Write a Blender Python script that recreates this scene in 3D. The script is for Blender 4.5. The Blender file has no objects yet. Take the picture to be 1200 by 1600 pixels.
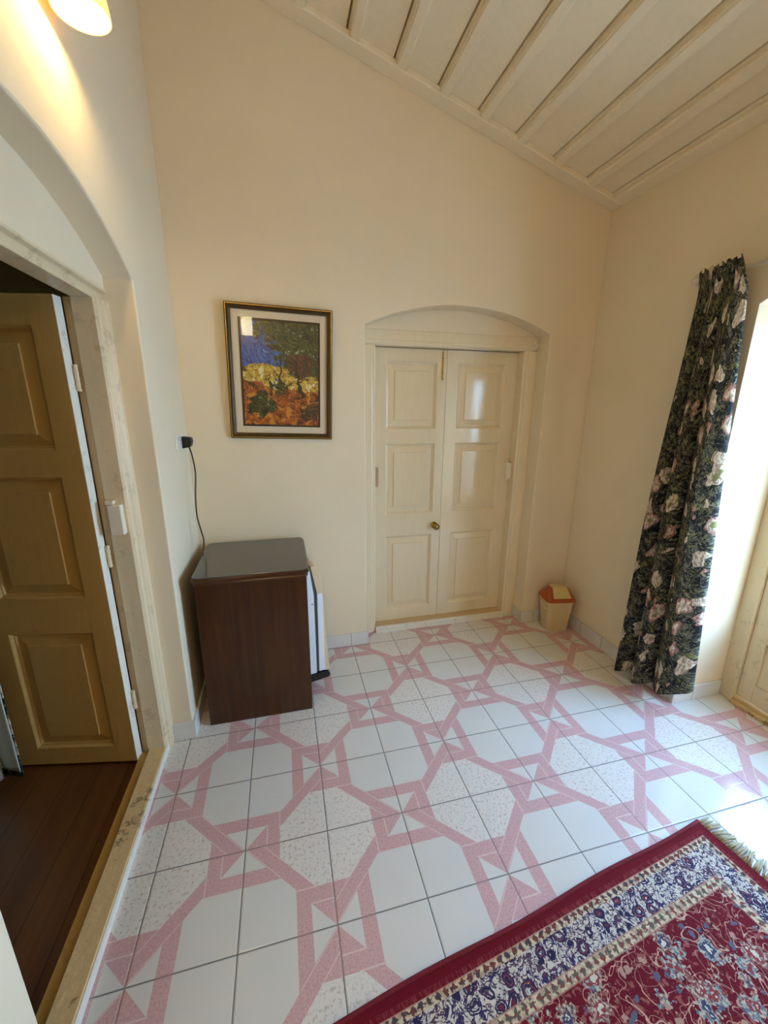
import bpy, bmesh, math, random
from mathutils import Vector, Matrix
random.seed(7)
S = bpy.context.scene
COL = S.collection

# ------------------------------------------------------------------ camera, world, lights, exposure
cam_d = bpy.data.cameras.new('camera'); cam = bpy.data.objects.new('camera', cam_d); COL.objects.link(cam)
cam_d.sensor_fit = 'VERTICAL'; cam_d.sensor_height = 24.0; cam_d.lens = 24.0 * 629.52 / 1600.0
cam_d.clip_start = 0.02; cam_d.clip_end = 200
_r, _u, _f = (0.97012, -0.24253, 0.00632), (0.0556, 0.24761, 0.96726), (0.23615, 0.93801, -0.25369)
cam.matrix_world = Matrix(((_r[0], _u[0], -_f[0], -0.08617), (_r[1], _u[1], -_f[1], -1.50562),
                           (_r[2], _u[2], -_f[2], 1.58407), (0, 0, 0, 1)))
S.camera = cam
S.view_settings.view_transform = 'Standard'; S.view_settings.look = 'None'
S.view_settings.gamma = 1.0; S.view_settings.use_curve_mapping = False
S.view_settings.exposure = 0.70
SKY_STRENGTH = 17.5
SKY_HORIZON = (0.43, 0.70, 1.0, 1); SKY_ZENITH = (0.28, 0.56, 1.0, 1)
LAMP_POWER = 4.0
FILL_GLOBE_STRENGTH = 18.0
LAMP_COL = (1.0, 0.74, 0.34)
w = bpy.data.worlds.new('world'); S.world = w; w.use_nodes = True
nt = w.node_tree; nt.nodes.clear()
wo = nt.nodes.new('ShaderNodeOutputWorld'); bg = nt.nodes.new('ShaderNodeBackground')
tc = nt.nodes.new('ShaderNodeTexCoord'); sp = nt.nodes.new('ShaderNodeSeparateXYZ'); rp = nt.nodes.new('ShaderNodeValToRGB')
nt.links.new(tc.outputs['Generated'], sp.inputs[0]); nt.links.new(sp.outputs['Z'], rp.inputs[0])
rp.color_ramp.elements[0].position = 0.0; rp.color_ramp.elements[0].color = SKY_HORIZON
rp.color_ramp.elements[1].position = 0.7; rp.color_ramp.elements[1].color = SKY_ZENITH
nt.links.new(rp.outputs[0], bg.inputs[0]); bg.inputs[1].default_value = SKY_STRENGTH
nt.links.new(bg.outputs[0], wo.inputs[0])
def portal(name, x, y, z, sy, sz):
    """marks a glazed opening for the sky light to be sampled through; gives no light itself"""
    d = bpy.data.lights.new(name, 'AREA'); d.shape = 'RECTANGLE'; d.size = sz; d.size_y = sy
    d.cycles.is_portal = True
    o = bpy.data.objects.new(name, d); COL.objects.link(o); o.location = (x, y, z)
    o.rotation_euler = (0, math.radians(90), 0); return o
portal('sky_portal', 2.36, -0.65, 1.2, 1.05, 1.65)
sd = bpy.data.lights.new('sun', 'SUN'); sd.energy = 8.0; sd.color = (1.0, 0.94, 0.84); sd.angle = math.radians(0.6)
so_ = bpy.data.objects.new('sun', sd); COL.objects.link(so_); so_.location = (6, 8, 9)
so_.rotation_euler = Vector((-0.25, -0.75, -0.60)).to_track_quat('-Z', 'Y').to_euler()
S.cycles.max_bounces = 14; S.cycles.diffuse_bounces = 9; S.cycles.glossy_bounces = 4
S.cycles.transparent_max_bounces = 12; S.cycles.sample_clamp_indirect = 6.0
S.cycles.use_denoising = True

# ------------------------------------------------------------------ node expressions
def srgb(r, g, b):
    f = lambda c: (c / 255 / 12.92) if c / 255 <= 0.04045 else ((c / 255 + 0.055) / 1.055) ** 2.4
    return (f(r), f(g), f(b), 1.0)
class X:
    """a float socket with arithmetic"""
    def __init__(s, t, k): s.t, s.k = t, k
    def _m(s, op, *a):
        n = s.t.nodes.new('ShaderNodeMath'); n.operation = op
        for i, v in enumerate((s,) + a):
            if isinstance(v, X): s.t.links.new(v.k, n.inputs[i])
            else: n.inputs[i].default_value = float(v)
        return X(s.t, n.outputs[0])
    def __add__(s, o): return s._m('ADD', o)
    __radd__ = __add__
    def __mul__(s, o): return s._m('MULTIPLY', o)
    __rmul__ = __mul__
    def __sub__(s, o): return s._m('SUBTRACT', o)
    def __rsub__(s, o): return (s * -1.0) + o
    def __truediv__(s, o): return s._m('DIVIDE', o)
    def __neg__(s): return s * -1.0
    def __lt__(s, o): return s._m('LESS_THAN', o)
    def __gt__(s, o): return s._m('GREATER_THAN', o)
    def __and__(s, o): return s._m('MULTIPLY', o)
    def __or__(s, o): return s._m('MAXIMUM', o)
    def inv(s): return 1.0 - s
    def abs(s): return s._m('ABSOLUTE')
    def round(s): return s._m('ROUND')
    def floor(s): return s._m('FLOOR')
    def sin(s): return s._m('SINE')
    def sqrt(s): return s._m('SQRT')
    def min(s, o): return s._m('MINIMUM', o)
    def max(s, o): return s._m('MAXIMUM', o)
    def near(s, v, h): return (s - v).abs() < h
    def ramp(s, a, b):
        n = s.t.nodes.new('ShaderNodeMapRange'); n.interpolation_type = 'SMOOTHSTEP'
        s.t.links.new(s.k, n.inputs[0]); n.inputs[1].default_value = a; n.inputs[2].default_value = b
        return X(s.t, n.outputs[0])
class Mat:
    def __init__(s, name, col=(0.8, 0.8, 0.8, 1), rough=0.5, **kw):
        s.m = bpy.data.materials.new(name); s.m.use_nodes = True; s.t = s.m.node_tree
        s.b = s.t.nodes['Principled BSDF']
        s.b.inputs['Base Color'].default_value = col; s.b.inputs['Roughness'].default_value = rough
        for k, v in kw.items(): s.b.inputs[k.replace('_', ' ')].default_value = v
    def coord(s, kind='Object'):
        n = s.t.nodes.new('ShaderNodeTexCoord'); p = s.t.nodes.new('ShaderNodeSeparateXYZ')
        s.t.links.new(n.outputs[kind], p.inputs[0]); s.vec = n.outputs[kind]
        return tuple(X(s.t, p.outputs[i]) for i in range(3))
    def xyz(s, x, y, z=0.0):
        n = s.t.nodes.new('ShaderNodeCombineXYZ')
        for i, v in enumerate((x, y, z)):
            if isinstance(v, X): s.t.links.new(v.k, n.inputs[i])
            else: n.inputs[i].default_value = v
        return n.outputs[0]
    def noise(s, vec, scale, detail=2.0, rough=0.5, dist=0.0):
        n = s.t.nodes.new('ShaderNodeTexNoise'); s.t.links.new(vec, n.inputs['Vector'])
        n.inputs['Scale'].default_value = scale; n.inputs['Detail'].default_value = detail
        n.inputs['Roughness'].default_value = rough; n.inputs['Distortion'].default_value = dist
        return X(s.t, n.outputs[0])
    def vor(s, vec, scale, feature='F1', rnd=1.0):
        n = s.t.nodes.new('ShaderNodeTexVoronoi'); n.feature = feature; s.t.links.new(vec, n.inputs['Vector'])
        n.inputs['Scale'].default_value = scale; n.inputs['Randomness'].default_value = rnd
        if feature == 'DISTANCE_TO_EDGE': return X(s.t, n.outputs['Distance']), None
        p = s.t.nodes.new('ShaderNodeSeparateColor'); s.t.links.new(n.outputs['Color'], p.inputs[0])
        return X(s.t, n.outputs['Distance']), X(s.t, p.outputs[0]), X(s.t, p.outputs[1]), n
    def mix(s, f, a, b):
        n = s.t.nodes.new('ShaderNodeMix'); n.data_type = 'RGBA'
        if isinstance(f, X): s.t.links.new(f.k, n.inputs[0])
        else: n.inputs[0].default_value = f
        for i, v in ((6, a), (7, b)):
            if isinstance(v, (tuple, list)): n.inputs[i].default_value = v
            else: s.t.links.new(v, n.inputs[i])
        return n.outputs[2]
    def color(s, c): s.t.links.new(c, s.b.inputs['Base Color']); return s
    def rough(s, x): s.t.links.new(x.k, s.b.inputs['Roughness']); return s
    def bump(s, h, strength=0.3, dist=0.01):
        n = s.t.nodes.new('ShaderNodeBump'); n.inputs['Strength'].default_value = strength
        n.inputs['Distance'].default_value = dist
        s.t.links.new(h.k, n.inputs['Height']); s.t.links.new(n.outputs[0], s.b.inputs['Normal']); return s

def plaster(name, col, col2, rough=0.75):
    m = Mat(name, col, rough); m.coord()
    n = m.noise(m.vec, 1.3, 3); m.color(m.mix(n.ramp(0.35, 0.7), col, col2))
    m.bump(m.noise(m.vec, 9, 4, 0.55) * 0.8 + m.noise(m.vec, 160, 2) * 0.08, 0.22, 0.012); return m.m
def paint(name, col, rough=0.3, bump=0.06, wear=0.0):
    m = Mat(name, col, rough); x, y, z = m.coord()
    n = m.noise(m.xyz(x * 14, y * 14, z * 2.2), 3.0, 4)
    c = m.mix(n.ramp(0.3, 0.75), col, tuple(v * 0.965 for v in col[:3]) + (1,))
    if wear:
        k = m.noise(m.vec, 13, 6, 0.75).ramp(0.56, 0.64)
        c = m.mix(k * wear, c, srgb(120, 92, 58))
    m.color(c); m.bump(n, bump, 0.01); return m.m
def flat(name, col, rough=0.5, **kw):
    m = Mat(name, col, rough, **kw); m.coord()
    n = m.noise(m.vec, 40, 2); m.color(m.mix(n, col, tuple(v * 0.94 for v in col[:3]) + (1,))); return m.m

M = {}
M['wall'] = plaster('wall_plaster', srgb(228, 213, 184), srgb(224, 208, 178))
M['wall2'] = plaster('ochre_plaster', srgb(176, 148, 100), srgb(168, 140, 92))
M['ceil'] = paint('ceiling_paint', srgb(232, 218, 190), 0.5)
M['trim'] = paint('gloss_cream_paint', srgb(229, 214, 182), 0.11, 0.03)
M['trimd'] = paint('shade_toned_cream_paint', srgb(196, 156, 88), 0.35, 0.12, 0.12)  # cream leaf paint, darker and yellower to carry the shade it hangs in
M['trimw'] = paint('worn_cream_paint', srgb(220, 200, 162), 0.32, 0.12, 0.25)
M['sill'] = paint('worn_sill_paint', srgb(212, 178, 124), 0.5, 0.35, 0.85)
M['sillw'] = paint('white_sill_edge', srgb(228, 222, 206), 0.4, 0.2, 0.30)
M['silly'] = paint('ochre_sill_paint', srgb(176, 132, 58), 0.5, 0.3, 0.3)
M['tan'] = paint('tan_threshold_paint', srgb(205, 175, 130), 0.4, 0.2, 0.2)
M['brass'] = flat('brass', srgb(170, 140, 70), 0.22, Metallic=1.0)
M['steel'] = flat('worn_hinge_steel', srgb(150, 135, 105), 0.4, Metallic=0.7)
M['boxw'] = flat('cream_plastic', srgb(236, 224, 200), 0.35)
M['boxt'] = flat('shaded_box_plastic', srgb(186, 156, 116), 0.4)  # tan tone paints the shade on the left latch box
M['black'] = flat('black_rubber', srgb(18, 18, 18), 0.4)
M['white'] = flat('white_enamel', srgb(226, 228, 230), 0.25)
M['beige'] = flat('aged_beige_plastic', srgb(214, 190, 152), 0.35)
M['gasket'] = flat('grey_gasket', srgb(70, 70, 66), 0.6)
M['plate'] = flat('white_socket_plastic', srgb(232, 226, 214), 0.3)
M['rod'] = flat('cream_rod', srgb(214, 202, 178), 0.3)
M['binb'] = flat('cream_bin_plastic', srgb(214, 190, 146), 0.4)
M['binl'] = flat('orange_brown_lid_plastic', srgb(172, 78, 34), 0.35)
M['binf'] = flat('pale_flap_plastic', srgb(206, 184, 124), 0.35)
M['mat'] = flat('cream_mat_board', srgb(218, 204, 178), 0.8)
M['fillet'] = flat('dark_brown_fillet', srgb(48, 28, 14), 0.5)

def glass(name, f0=0.03):
    m = bpy.data.materials.new(name); m.use_nodes = True; t = m.node_tree; t.nodes.clear()
    o = t.nodes.new('ShaderNodeOutputMaterial'); mx = t.nodes.new('ShaderNodeMixShader')
    tr = t.nodes.new('ShaderNodeBsdfTransparent'); gl = t.nodes.new('ShaderNodeBsdfGlossy'); lw = t.nodes.new('ShaderNodeLayerWeight')
    gl.inputs['Roughness'].default_value = 0.02; lw.inputs['Blend'].default_value = 0.5
    f = X(t, lw.outputs['Facing']); f2 = f * f; k = f2 * f2 * f * (1.0 - f0) + f0
    t.links.new(k.k, mx.inputs[0]); t.links.new(tr.outputs[0], mx.inputs[1]); t.links.new(gl.outputs[0], mx.inputs[2])
    t.links.new(mx.outputs[0], o.inputs[0]); return m
M['glass'] = glass('window_glass')
M['pglass'] = glass('picture_glass', 0.025)

def mat_tiles():
    m = Mat('star_pattern_floor_tiles', rough=0.2); x, y, z = m.coord()
    u, v = x / 0.3, y / 0.3
    du = u - (u * 0.5).round() * 2.0
    dv = v - (((v - 1.0) * 0.5).round() * 2.0 + 1.0)
    a, b = du.abs(), dv.abs()
    same = (du * dv) > 0.0
    p = a * same + b * same.inv(); q = b * same + a * same.inv()
    sm = a + b
    speck = (a.max(b) < 0.59) & (sm < 0.785)
    white = (a.min(b) > 0.415) & (sm > 0.985)
    tri = (((1.0 - a) < b) & (b < 0.255)) | (((1.0 - b) < a) & (a < 0.255))
    pink = (speck | white | tri).inv()
    h = 0.008
    ln = (sm.near(0.785, h) & (p > 0.585)) | (sm.near(0.985, h) & (p > 0.585)) \
        | (q.near(0.59, h) & p.near(0.30, 0.125)) | (q.near(0.745, h) & (p < 0.26)) \
        | (p.near(0.415, h * 0.7) & (q > 0.585))
    ln = ln & pink
    cw = m.mix(m.noise(m.vec, 5, 2), srgb(216, 213, 205), srgb(209, 205, 196))
    sn = m.noise(m.vec, 95, 3, 0.65); sn2 = m.noise(m.vec, 60, 2)
    cs = m.mix(sn.ramp(0.50, 0.72), srgb(220, 214, 204), srgb(190, 166, 152))
    cs = m.mix(sn2.ramp(0.62, 0.74) * 0.45, cs, srgb(160, 144, 132))
    cp = m.mix(m.noise(m.vec, 160, 3, 0.7).ramp(0.35, 0.7), srgb(210, 172, 170), srgb(193, 151, 149))
    cp = m.mix(ln * 0.75, cp, srgb(222, 198, 190))
    c = m.mix(speck, cw, cs); c = m.mix(pink, c, cp)
    gu, gv = (u - u.round()).abs(), (v - v.round()).abs()
    g = gu.min(gv)
    gm = (g < 0.0068)
    c = m.mix(gm * (0.8 - pink * 0.25), c, srgb(84, 78, 68))
    m.color(c)
    m.rough(gm * 0.5 + 0.12 + m.noise(m.vec, 3.0, 3) * 0.08)
    m.bump(g.ramp(0.0, 0.02) + m.noise(m.vec, 4.0, 2) * 0.25, 0.25, 0.004)
    return m.m
M['tiles'] = mat_tiles()

def mat_wood(name, c1, c2, axis, scale=6.0, rough=0.35, joint=None):
    m = Mat(name, rough=rough); x, y, z = m.coord()
    k = {'x': (0.06, 1, 1), 'y': (1, 0.06, 1), 'z': (1, 1, 0.06)}[axis]
    v = m.xyz(x * k[0], y * k[1], z * k[2])
    n = m.noise(v, scale * 4, 6, 0.65, 0.6); n2 = m.noise(v, scale * 20, 3)
    c = m.mix(n.ramp(0.3, 0.72), c1, c2); c = m.mix(n2 * 0.3, c, tuple(q * 0.7 for q in c1[:3]) + (1,))
    if joint:
        d = (x / joint); e = (d - d.round()).abs() < 0.02
        c = m.mix(e * 0.7, c, tuple(q * 0.35 for q in c1[:3]) + (1,))
    m.color(c); m.bump(n, 0.08, 0.004); return m.m
M['cabinet'] = mat_wood('dark_cabinet_veneer', srgb(56, 28, 8), srgb(82, 46, 14), 'z', 5, 0.3)
M['cabtrim'] = mat_wood('varnished_edge_wood', srgb(64, 34, 12), srgb(86, 48, 18), 'x', 5, 0.16)
M['woodfloor'] = mat_wood('dark_wood_floor', srgb(78, 44, 18), srgb(110, 68, 30), 'y', 3, 0.34, 0.12)
M['frame'] = None
def mat_frame():
    m = Mat('bronze_gilt_frame', srgb(74, 56, 30), 0.4, Metallic=0.35); m.coord()
    n = m.noise(m.vec, 30, 4); m.color(m.mix(n, srgb(62, 46, 24), srgb(92, 72, 38))); return m.m
M['frame'] = mat_frame()
M['gilt'] = flat('gilt_bead', srgb(206, 170, 92), 0.25, Metallic=0.8)
M['skirt'] = None
def mat_skirt():
    m = Mat('white_skirting_tile', rough=0.22); x, y, z = m.coord()
    d = ((x + y) / 0.2); e = (d - d.round()).abs() < 0.012
    c = m.mix(m.noise(m.vec, 6, 3), srgb(222, 220, 214), srgb(206, 203, 196)); m.color(m.mix(e * 0.7, c, srgb(140, 130, 118))); return m.m
M['skirt'] = mat_skirt()

def mat_art():
    """a generic loosely brushed hillside: blue sky, dark leaves, ochre field, rust ground"""
    m = Mat('painted_landscape', rough=0.4); x, y, z = m.coord()      # x -0.2..0.2, z -0.27..0.27
    wx, wz = m.noise(m.vec, 11, 2), m.noise(m.xyz(x + 4, y, z + 2), 11, 2)
    px, pz = x + (wx - 0.5) * 0.10, z + (wz - 0.5) * 0.10
    st = m.noise(m.xyz(px * 1.0 + pz * 0.7, 0.0, pz * 0.35), 95, 3, 0.6, 0.8)       # brush strokes one way
    s2 = m.noise(m.xyz(px * 0.4, 0.0, pz * 1.3 + px * 0.5), 85, 3, 0.6, 0.8)        # and the other
    blot = m.noise(m.xyz(px, 0.0, pz), 24, 3, 0.65); big = m.noise(m.vec, 7, 3, 0.6)
    sky = m.mix(st.ramp(0.35, 0.65), srgb(20, 40, 116), srgb(66, 108, 184)); sky = m.mix(s2.ramp(0.66, 0.72), sky, srgb(150, 170, 200))
    leaf = m.mix(st.ramp(0.36, 0.62), srgb(16, 20, 12), srgb(70, 82, 34)); leaf = m.mix(s2.ramp(0.60, 0.66), leaf, srgb(118, 120, 62))
    leaf = m.mix((blot > 0.60) & (s2 > 0.50), leaf, srgb(150, 158, 150)); leaf = m.mix(blot < 0.40, leaf, srgb(24, 22, 16))
    field = m.mix(s2.ramp(0.35, 0.62), srgb(134, 98, 14), srgb(214, 182, 74)); field = m.mix(blot.ramp(0.56, 0.6), field, srgb(220, 210, 160))
    field = m.mix(blot < 0.41, field, srgb(84, 62, 20))
    earth = m.mix(s2.ramp(0.35, 0.60), srgb(78, 30, 8), srgb(176, 88, 22)); earth = m.mix(blot.ramp(0.54, 0.58), earth, srgb(196, 130, 40))
    earth = m.mix(blot < 0.42, earth, srgb(52, 34, 14)); earth = m.mix(st.ramp(0.66, 0.70), earth, srgb(226, 176, 96))
    c = m.mix((z + big * 0.14) < 0.11, sky, field)
    c = m.mix((z + big * 0.16 + x * 0.15) < 0.02, c, earth)
    can = big * 0.5 + (z - 0.06) * 0.75 + x * 1.05 + (blot - 0.5) * 0.5
    c = m.mix((can > 0.255) & (z + big * 0.14 + (blot - 0.5) * 0.12 > 0.07), c, leaf)
    dark = m.mix(s2.ramp(0.4, 0.6), srgb(40, 22, 14), srgb(112, 66, 44)); dark = m.mix(blot.ramp(0.5, 0.56), dark, srgb(52, 50, 26))
    for cx, cz, r, cc in ((0.11, 0.05, 0.07, dark), (-0.11, -0.16, 0.07, leaf), (-0.02, -0.06, 0.04, leaf), (0.16, -0.20, 0.05, dark)):
        qx, qz = x - cx, z - cz
        c = m.mix(((qx * qx + qz * qz).sqrt() + (blot - 0.5) * 0.17 + (st - 0.5) * 0.05) < r, c, cc)
    for x0, k, wd, z0, z1, cc in ((0.09, 0.05, 0.007, -0.12, 0.08, srgb(44, 28, 14)), (0.0, -0.04, 0.005, -0.05, 0.10, srgb(58, 44, 28))):
        line = (px - x0 + z * k + (z * 22.0).sin() * 0.008).abs() < wd
        c = m.mix(line & (z > z0) & (z < z1), c, m.mix(st.ramp(0.45, 0.6), cc, srgb(24, 18, 12)))
    m.color(c); m.bump(st, 0.4, 0.003); return m.m
M['art'] = mat_art()

def mat_curtain(name, light):
    """dark cotton with cream and pink blooms among grey-green leaves; UV in metres of cloth"""
    m = Mat(name, rough=0.85); u, v, _ = m.coord('UV'); m.b.inputs['Specular IOR Level'].default_value = 0.2
    wx = m.noise(m.xyz(u, v), 7, 2); wy = m.noise(m.xyz(u + 7.3, v + 2.1), 7, 2)
    wu, wv = u + (wx - 0.5) * 0.09, v + (wy - 0.5) * 0.09
    lf = m.noise(m.xyz(u * 1.2, v), 13, 2, 0.5, 1.4)
    st = m.noise(m.xyz(wu * 1.0 + wv * 0.8, wv * 0.25), 85, 1, 0.5, 0.6)
    leaf = m.mix(st.ramp(0.40, 0.62), srgb(44, 46, 40), srgb(98, 98, 82))
    base = m.mix(lf.ramp(0.42, 0.56), srgb(32, 30, 33), leaf)
    l2 = m.noise(m.xyz(u + 4.2, v * 1.1), 15, 1, 0.5, 1.8)
    base = m.mix(l2.ramp(0.60, 0.63), base, m.mix(st.ramp(0.4, 0.6), srgb(62, 62, 34), srgb(122, 118, 72)))
    sw = m.noise(m.xyz(u, v), 18, 1, 0.5, 2.2)
    base = m.mix(sw.near(0.5, 0.014) * 0.85, base, srgb(140, 138, 116))
    base = m.mix(sw.near(0.40, 0.025) * 0.9, base, srgb(22, 20, 28))
    d, r1, r2, n = m.vor(m.xyz(wu * 1.1, wv * 0.85), 9.6, rnd=0.55)
    pet = d + (m.noise(m.xyz(u, v), 26, 1) - 0.5) * 0.45
    ps = m.noise(m.xyz(wu * 1.6, wv * 0.5), 90, 1, 0.5, 0.8)
    petal = m.mix(ps.ramp(0.38, 0.62), srgb(214, 200, 176), srgb(142, 122, 106))
    pk = m.mix(ps.ramp(0.38, 0.62), srgb(184, 140, 124), srgb(128, 84, 76))
    c = m.mix((pet < 0.39) & (r1 > 0.12), base, petal)
    c = m.mix((pet < 0.39) & (pet > 0.30) & (r1 > 0.62), c, pk)
    c = m.mix((pet < 0.12) & (r2 > 0.5), c, srgb(120, 116, 70))
    if light: c = m.mix(0.5, c, srgb(190, 186, 170))
    m.color(c); m.bump(m.noise(m.xyz(u, v), 400, 1), 0.1, 0.002); return m.m
M['curtain'] = mat_curtain('dark_floral_cotton', False)
M['curtain2'] = mat_curtain('floral_cotton', False)
M['lining'] = flat('pale_curtain_lining', srgb(206, 208, 196), 0.85)

RUG_L, RUG_W = 2.3, 1.5
def mat_rug():
    m = Mat('persian_rug_pile', rough=0.95); x, y, z = m.coord(); m.b.inputs['Specular IOR Level'].default_value = 0.15
    m.b.inputs['Sheen Weight'].default_value = 0.25; m.b.inputs['Sheen Roughness'].default_value = 0.4
    ex = (-x).min(x + RUG_L); ey = (-y).min(y + RUG_W)
    e = ex.min(ey)
    along = y * (ex < ey) + x * (ex < ey).inv()
    # every motif is woven on a slightly wandering grid
    wx, wy = x + (m.noise(m.vec, 22, 2) - 0.5) * 0.030, y + (m.noise(m.xyz(x + 5, y + 3), 22, 2) - 0.5) * 0.030
    wv = m.xyz(wx, wy); grain = m.noise(m.vec, 190, 2)
    # field
    crim = m.mix(grain, srgb(120, 20, 38), srgb(84, 8, 22))
    n1 = m.noise(m.vec, 9, 1, 0.4, 1.4); n2 = m.noise(m.xyz(x + 3, y + 5), 12, 1, 0.4, 1.8)
    small = m.noise(wv, 58, 2, 0.6)
    f = m.mix(small.ramp(0.55, 0.62) * 0.8, crim, srgb(158, 92, 84))
    f = m.mix(n1.near(0.5, 0.007) | n2.near(0.47, 0.007), f, srgb(196, 156, 136))
    d, r1, r2, _ = m.vor(wv, 13.5, rnd=0.95)
    pe = d + (m.noise(m.vec, 75, 2) - 0.5) * 0.75
    rim = m.noise(m.vec, 120, 2)
    fl = m.mix(pe < 0.40, f, m.mix(rim.ramp(0.4, 0.6), srgb(186, 176, 154), m.mix(r1 > 0.5, srgb(128, 84, 84), srgb(100, 116, 126))))
    fl = m.mix((pe < 0.24), fl, m.mix(r2 > 0.45, srgb(66, 68, 96), srgb(140, 60, 62)))
    fl = m.mix(pe < 0.10, fl, srgb(206, 198, 178))
    d4, r4, r5, _ = m.vor(m.xyz(wx + 1.3, wy), 32, rnd=1.0)
    p4 = d4 + (rim - 0.5) * 0.5
    fl = m.mix((p4 < 0.30) & (r4 > 0.45) & (pe > 0.38), fl, m.mix(r5 > 0.5, srgb(176, 138, 120), srgb(92, 96, 112)))
    # medallions
    dm = None
    for cx, cy, r in ((-0.70, -0.50, 0.19), (-1.15, -0.75, 0.38), (-1.60, -0.50, 0.19)):
        qx, qy = x - cx, (y - cy) * 1.2
        k = (qx * qx + qy * qy).sqrt() / r + (m.noise(m.vec, 12, 1) - 0.5) * 0.5
        dm = k if dm is None else dm.min(k)
    d2, s1, s2, _ = m.vor(wv, 42, rnd=0.8)
    med = m.mix(d2 + (rim - 0.5) * 0.4 < 0.34, m.mix(grain, srgb(204, 194, 172), srgb(168, 158, 140)), m.mix(s1 > 0.5, srgb(70, 52, 78), srgb(120, 98, 104)))
    med = m.mix(dm.near(0.86, 0.05) | dm.near(0.62, 0.04), med, srgb(104, 90, 92))
    fl = m.mix(dm < 1.0, fl, med)
    # main border
    bc = m.mix(grain, srgb(214, 206, 190), srgb(186, 178, 164))
    b1 = m.noise(wv, 30, 1, 0.5, 1.6); b2 = m.noise(m.xyz(wx + 9, wy), 26, 1, 0.5, 2.0)
    dd, t1, t2, _ = m.vor(wv, 24, rnd=0.9)
    pd = dd + (rim - 0.5) * 0.16
    bd = m.mix(b1.near(0.5, 0.035) | b2.near(0.5, 0.03) | (rim > 0.60), bc, m.mix(t2 > 0.5, srgb(60, 50, 88), srgb(84, 60, 80)))
    bd = m.mix(pd.near(0.40, 0.05) | pd.near(0.24, 0.04), bd, srgb(48, 42, 74))
    bd = m.mix((pd < 0.20) & (t1 > 0.4), bd, srgb(116, 40, 56))
    bd = m.mix((pd.near(0.32, 0.03)) & (t1 < 0.3), bd, srgb(124, 52, 62))
    bd = m.mix(pd < 0.08, bd, srgb(216, 210, 198))
    # guards
    per = along / 0.026 + (m.noise(m.vec, 50, 2) - 0.5) * 0.5; tri = (per - per.round()).abs()
    gp = m.noise(wv, 70, 2)
    gc = m.mix(gp.ramp(0.42, 0.58), srgb(206, 192, 160), srgb(176, 150, 126))
    ga = m.mix(((e - 0.052).abs() / 0.03 + tri + (rim - 0.5) * 1.3) < 0.40, gc, m.mix(gp > 0.5, srgb(118, 62, 52), srgb(72, 66, 70)))
    gb = m.mix(((e - 0.160).abs() / 0.04 + tri + (rim - 0.5) * 1.3) < 0.36, gc, m.mix(gp > 0.47, srgb(134, 66, 60), srgb(96, 92, 78)))
    # edge
    red = m.mix(m.noise(m.xyz(along * 6, e), 40, 2).ramp(0.45, 0.62) & (e > 0.026), srgb(104, 8, 24), srgb(128, 50, 54))
    c = m.mix(e < 0.175, fl, gb); c = m.mix(e < 0.146, c, bd); c = m.mix(e < 0.064, c, ga); c = m.mix(e < 0.042, c, red)
    c = m.mix((e.near(0.043, 0.002) | e.near(0.146, 0.002) | e.near(0.175, 0.002)) * 0.6, c, srgb(166, 120, 104))
    m.color(c); m.bump(m.noise(m.vec, 420, 2), 0.5, 0.004); return m.m
M['rug'] = mat_rug()
M['fringe'] = flat('cream_wool_fringe', srgb(176, 164, 132), 0.95)

def mat_emit(name, col, strength):
    m = Mat(name, col, 0.3); m.b.inputs['Emission Color'].default_value = col; m.b.inputs['Emission Strength'].default_value = strength; return m.m
M['bulb'] = mat_emit('lit_bulb', (1.0, 0.85, 0.5, 1), 14.0)
def mat_shade():
    m = Mat('cream_lamp_glass', srgb(236, 222, 176), 0.25); m.b.inputs['Transmission Weight'].default_value = 0.0
    tl = m.t.nodes.new('ShaderNodeBsdfTranslucent'); tl.inputs[0].default_value = srgb(246, 230, 188); ms = m.t.nodes.new('ShaderNodeMixShader')
    ms.inputs[0].default_value = 0.4; ou = m.t.nodes['Material Output']
    m.t.links.new(m.b.outputs[0], ms.inputs[1]); m.t.links.new(tl.outputs[0], ms.inputs[2]); m.t.links.new(ms.outputs[0], ou.inputs[0]); return m.m
M['shade'] = mat_shade()

# ------------------------------------------------------------------ mesh helpers
def link(name, bm, mat, parent=None, smooth=False, bevel=0.0, seg=2, loc=None, rotz=None):
    me = bpy.data.meshes.new(name); bmesh.ops.recalc_face_normals(bm, faces=bm.faces)
    bm.to_mesh(me); bm.free()
    o = bpy.data.objects.new(name, me); COL.objects.link(o); me.materials.append(M[mat] if isinstance(mat, str) else mat)
    if smooth:
        for p in me.polygons: p.use_smooth = True
    if bevel:
        b = o.modifiers.new('bevel', 'BEVEL'); b.width = bevel; b.segments = seg; b.limit_method = 'ANGLE'; b.angle_limit = math.radians(40)
    if parent is not None: o.parent = parent
    if loc is not None: o.location = loc
    if rotz is not None: o.rotation_euler = (0, 0, rotz)
    return o
def box(bm, x0, x1, y0, y1, z0, z1):
    v = [bm.verts.new((x, y, z)) for x in (x0, x1) for y in (y0, y1) for z in (z0, z1)]
    for f in ((0, 1, 3, 2), (4, 6, 7, 5), (0, 4, 5, 1), (2, 3, 7, 6), (0, 2, 6, 4), (1, 5, 7, 3)): bm.faces.new([v[i] for i in f])
def B(*a):
    bm = bmesh.new(); box(bm, *a); return bm
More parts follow.
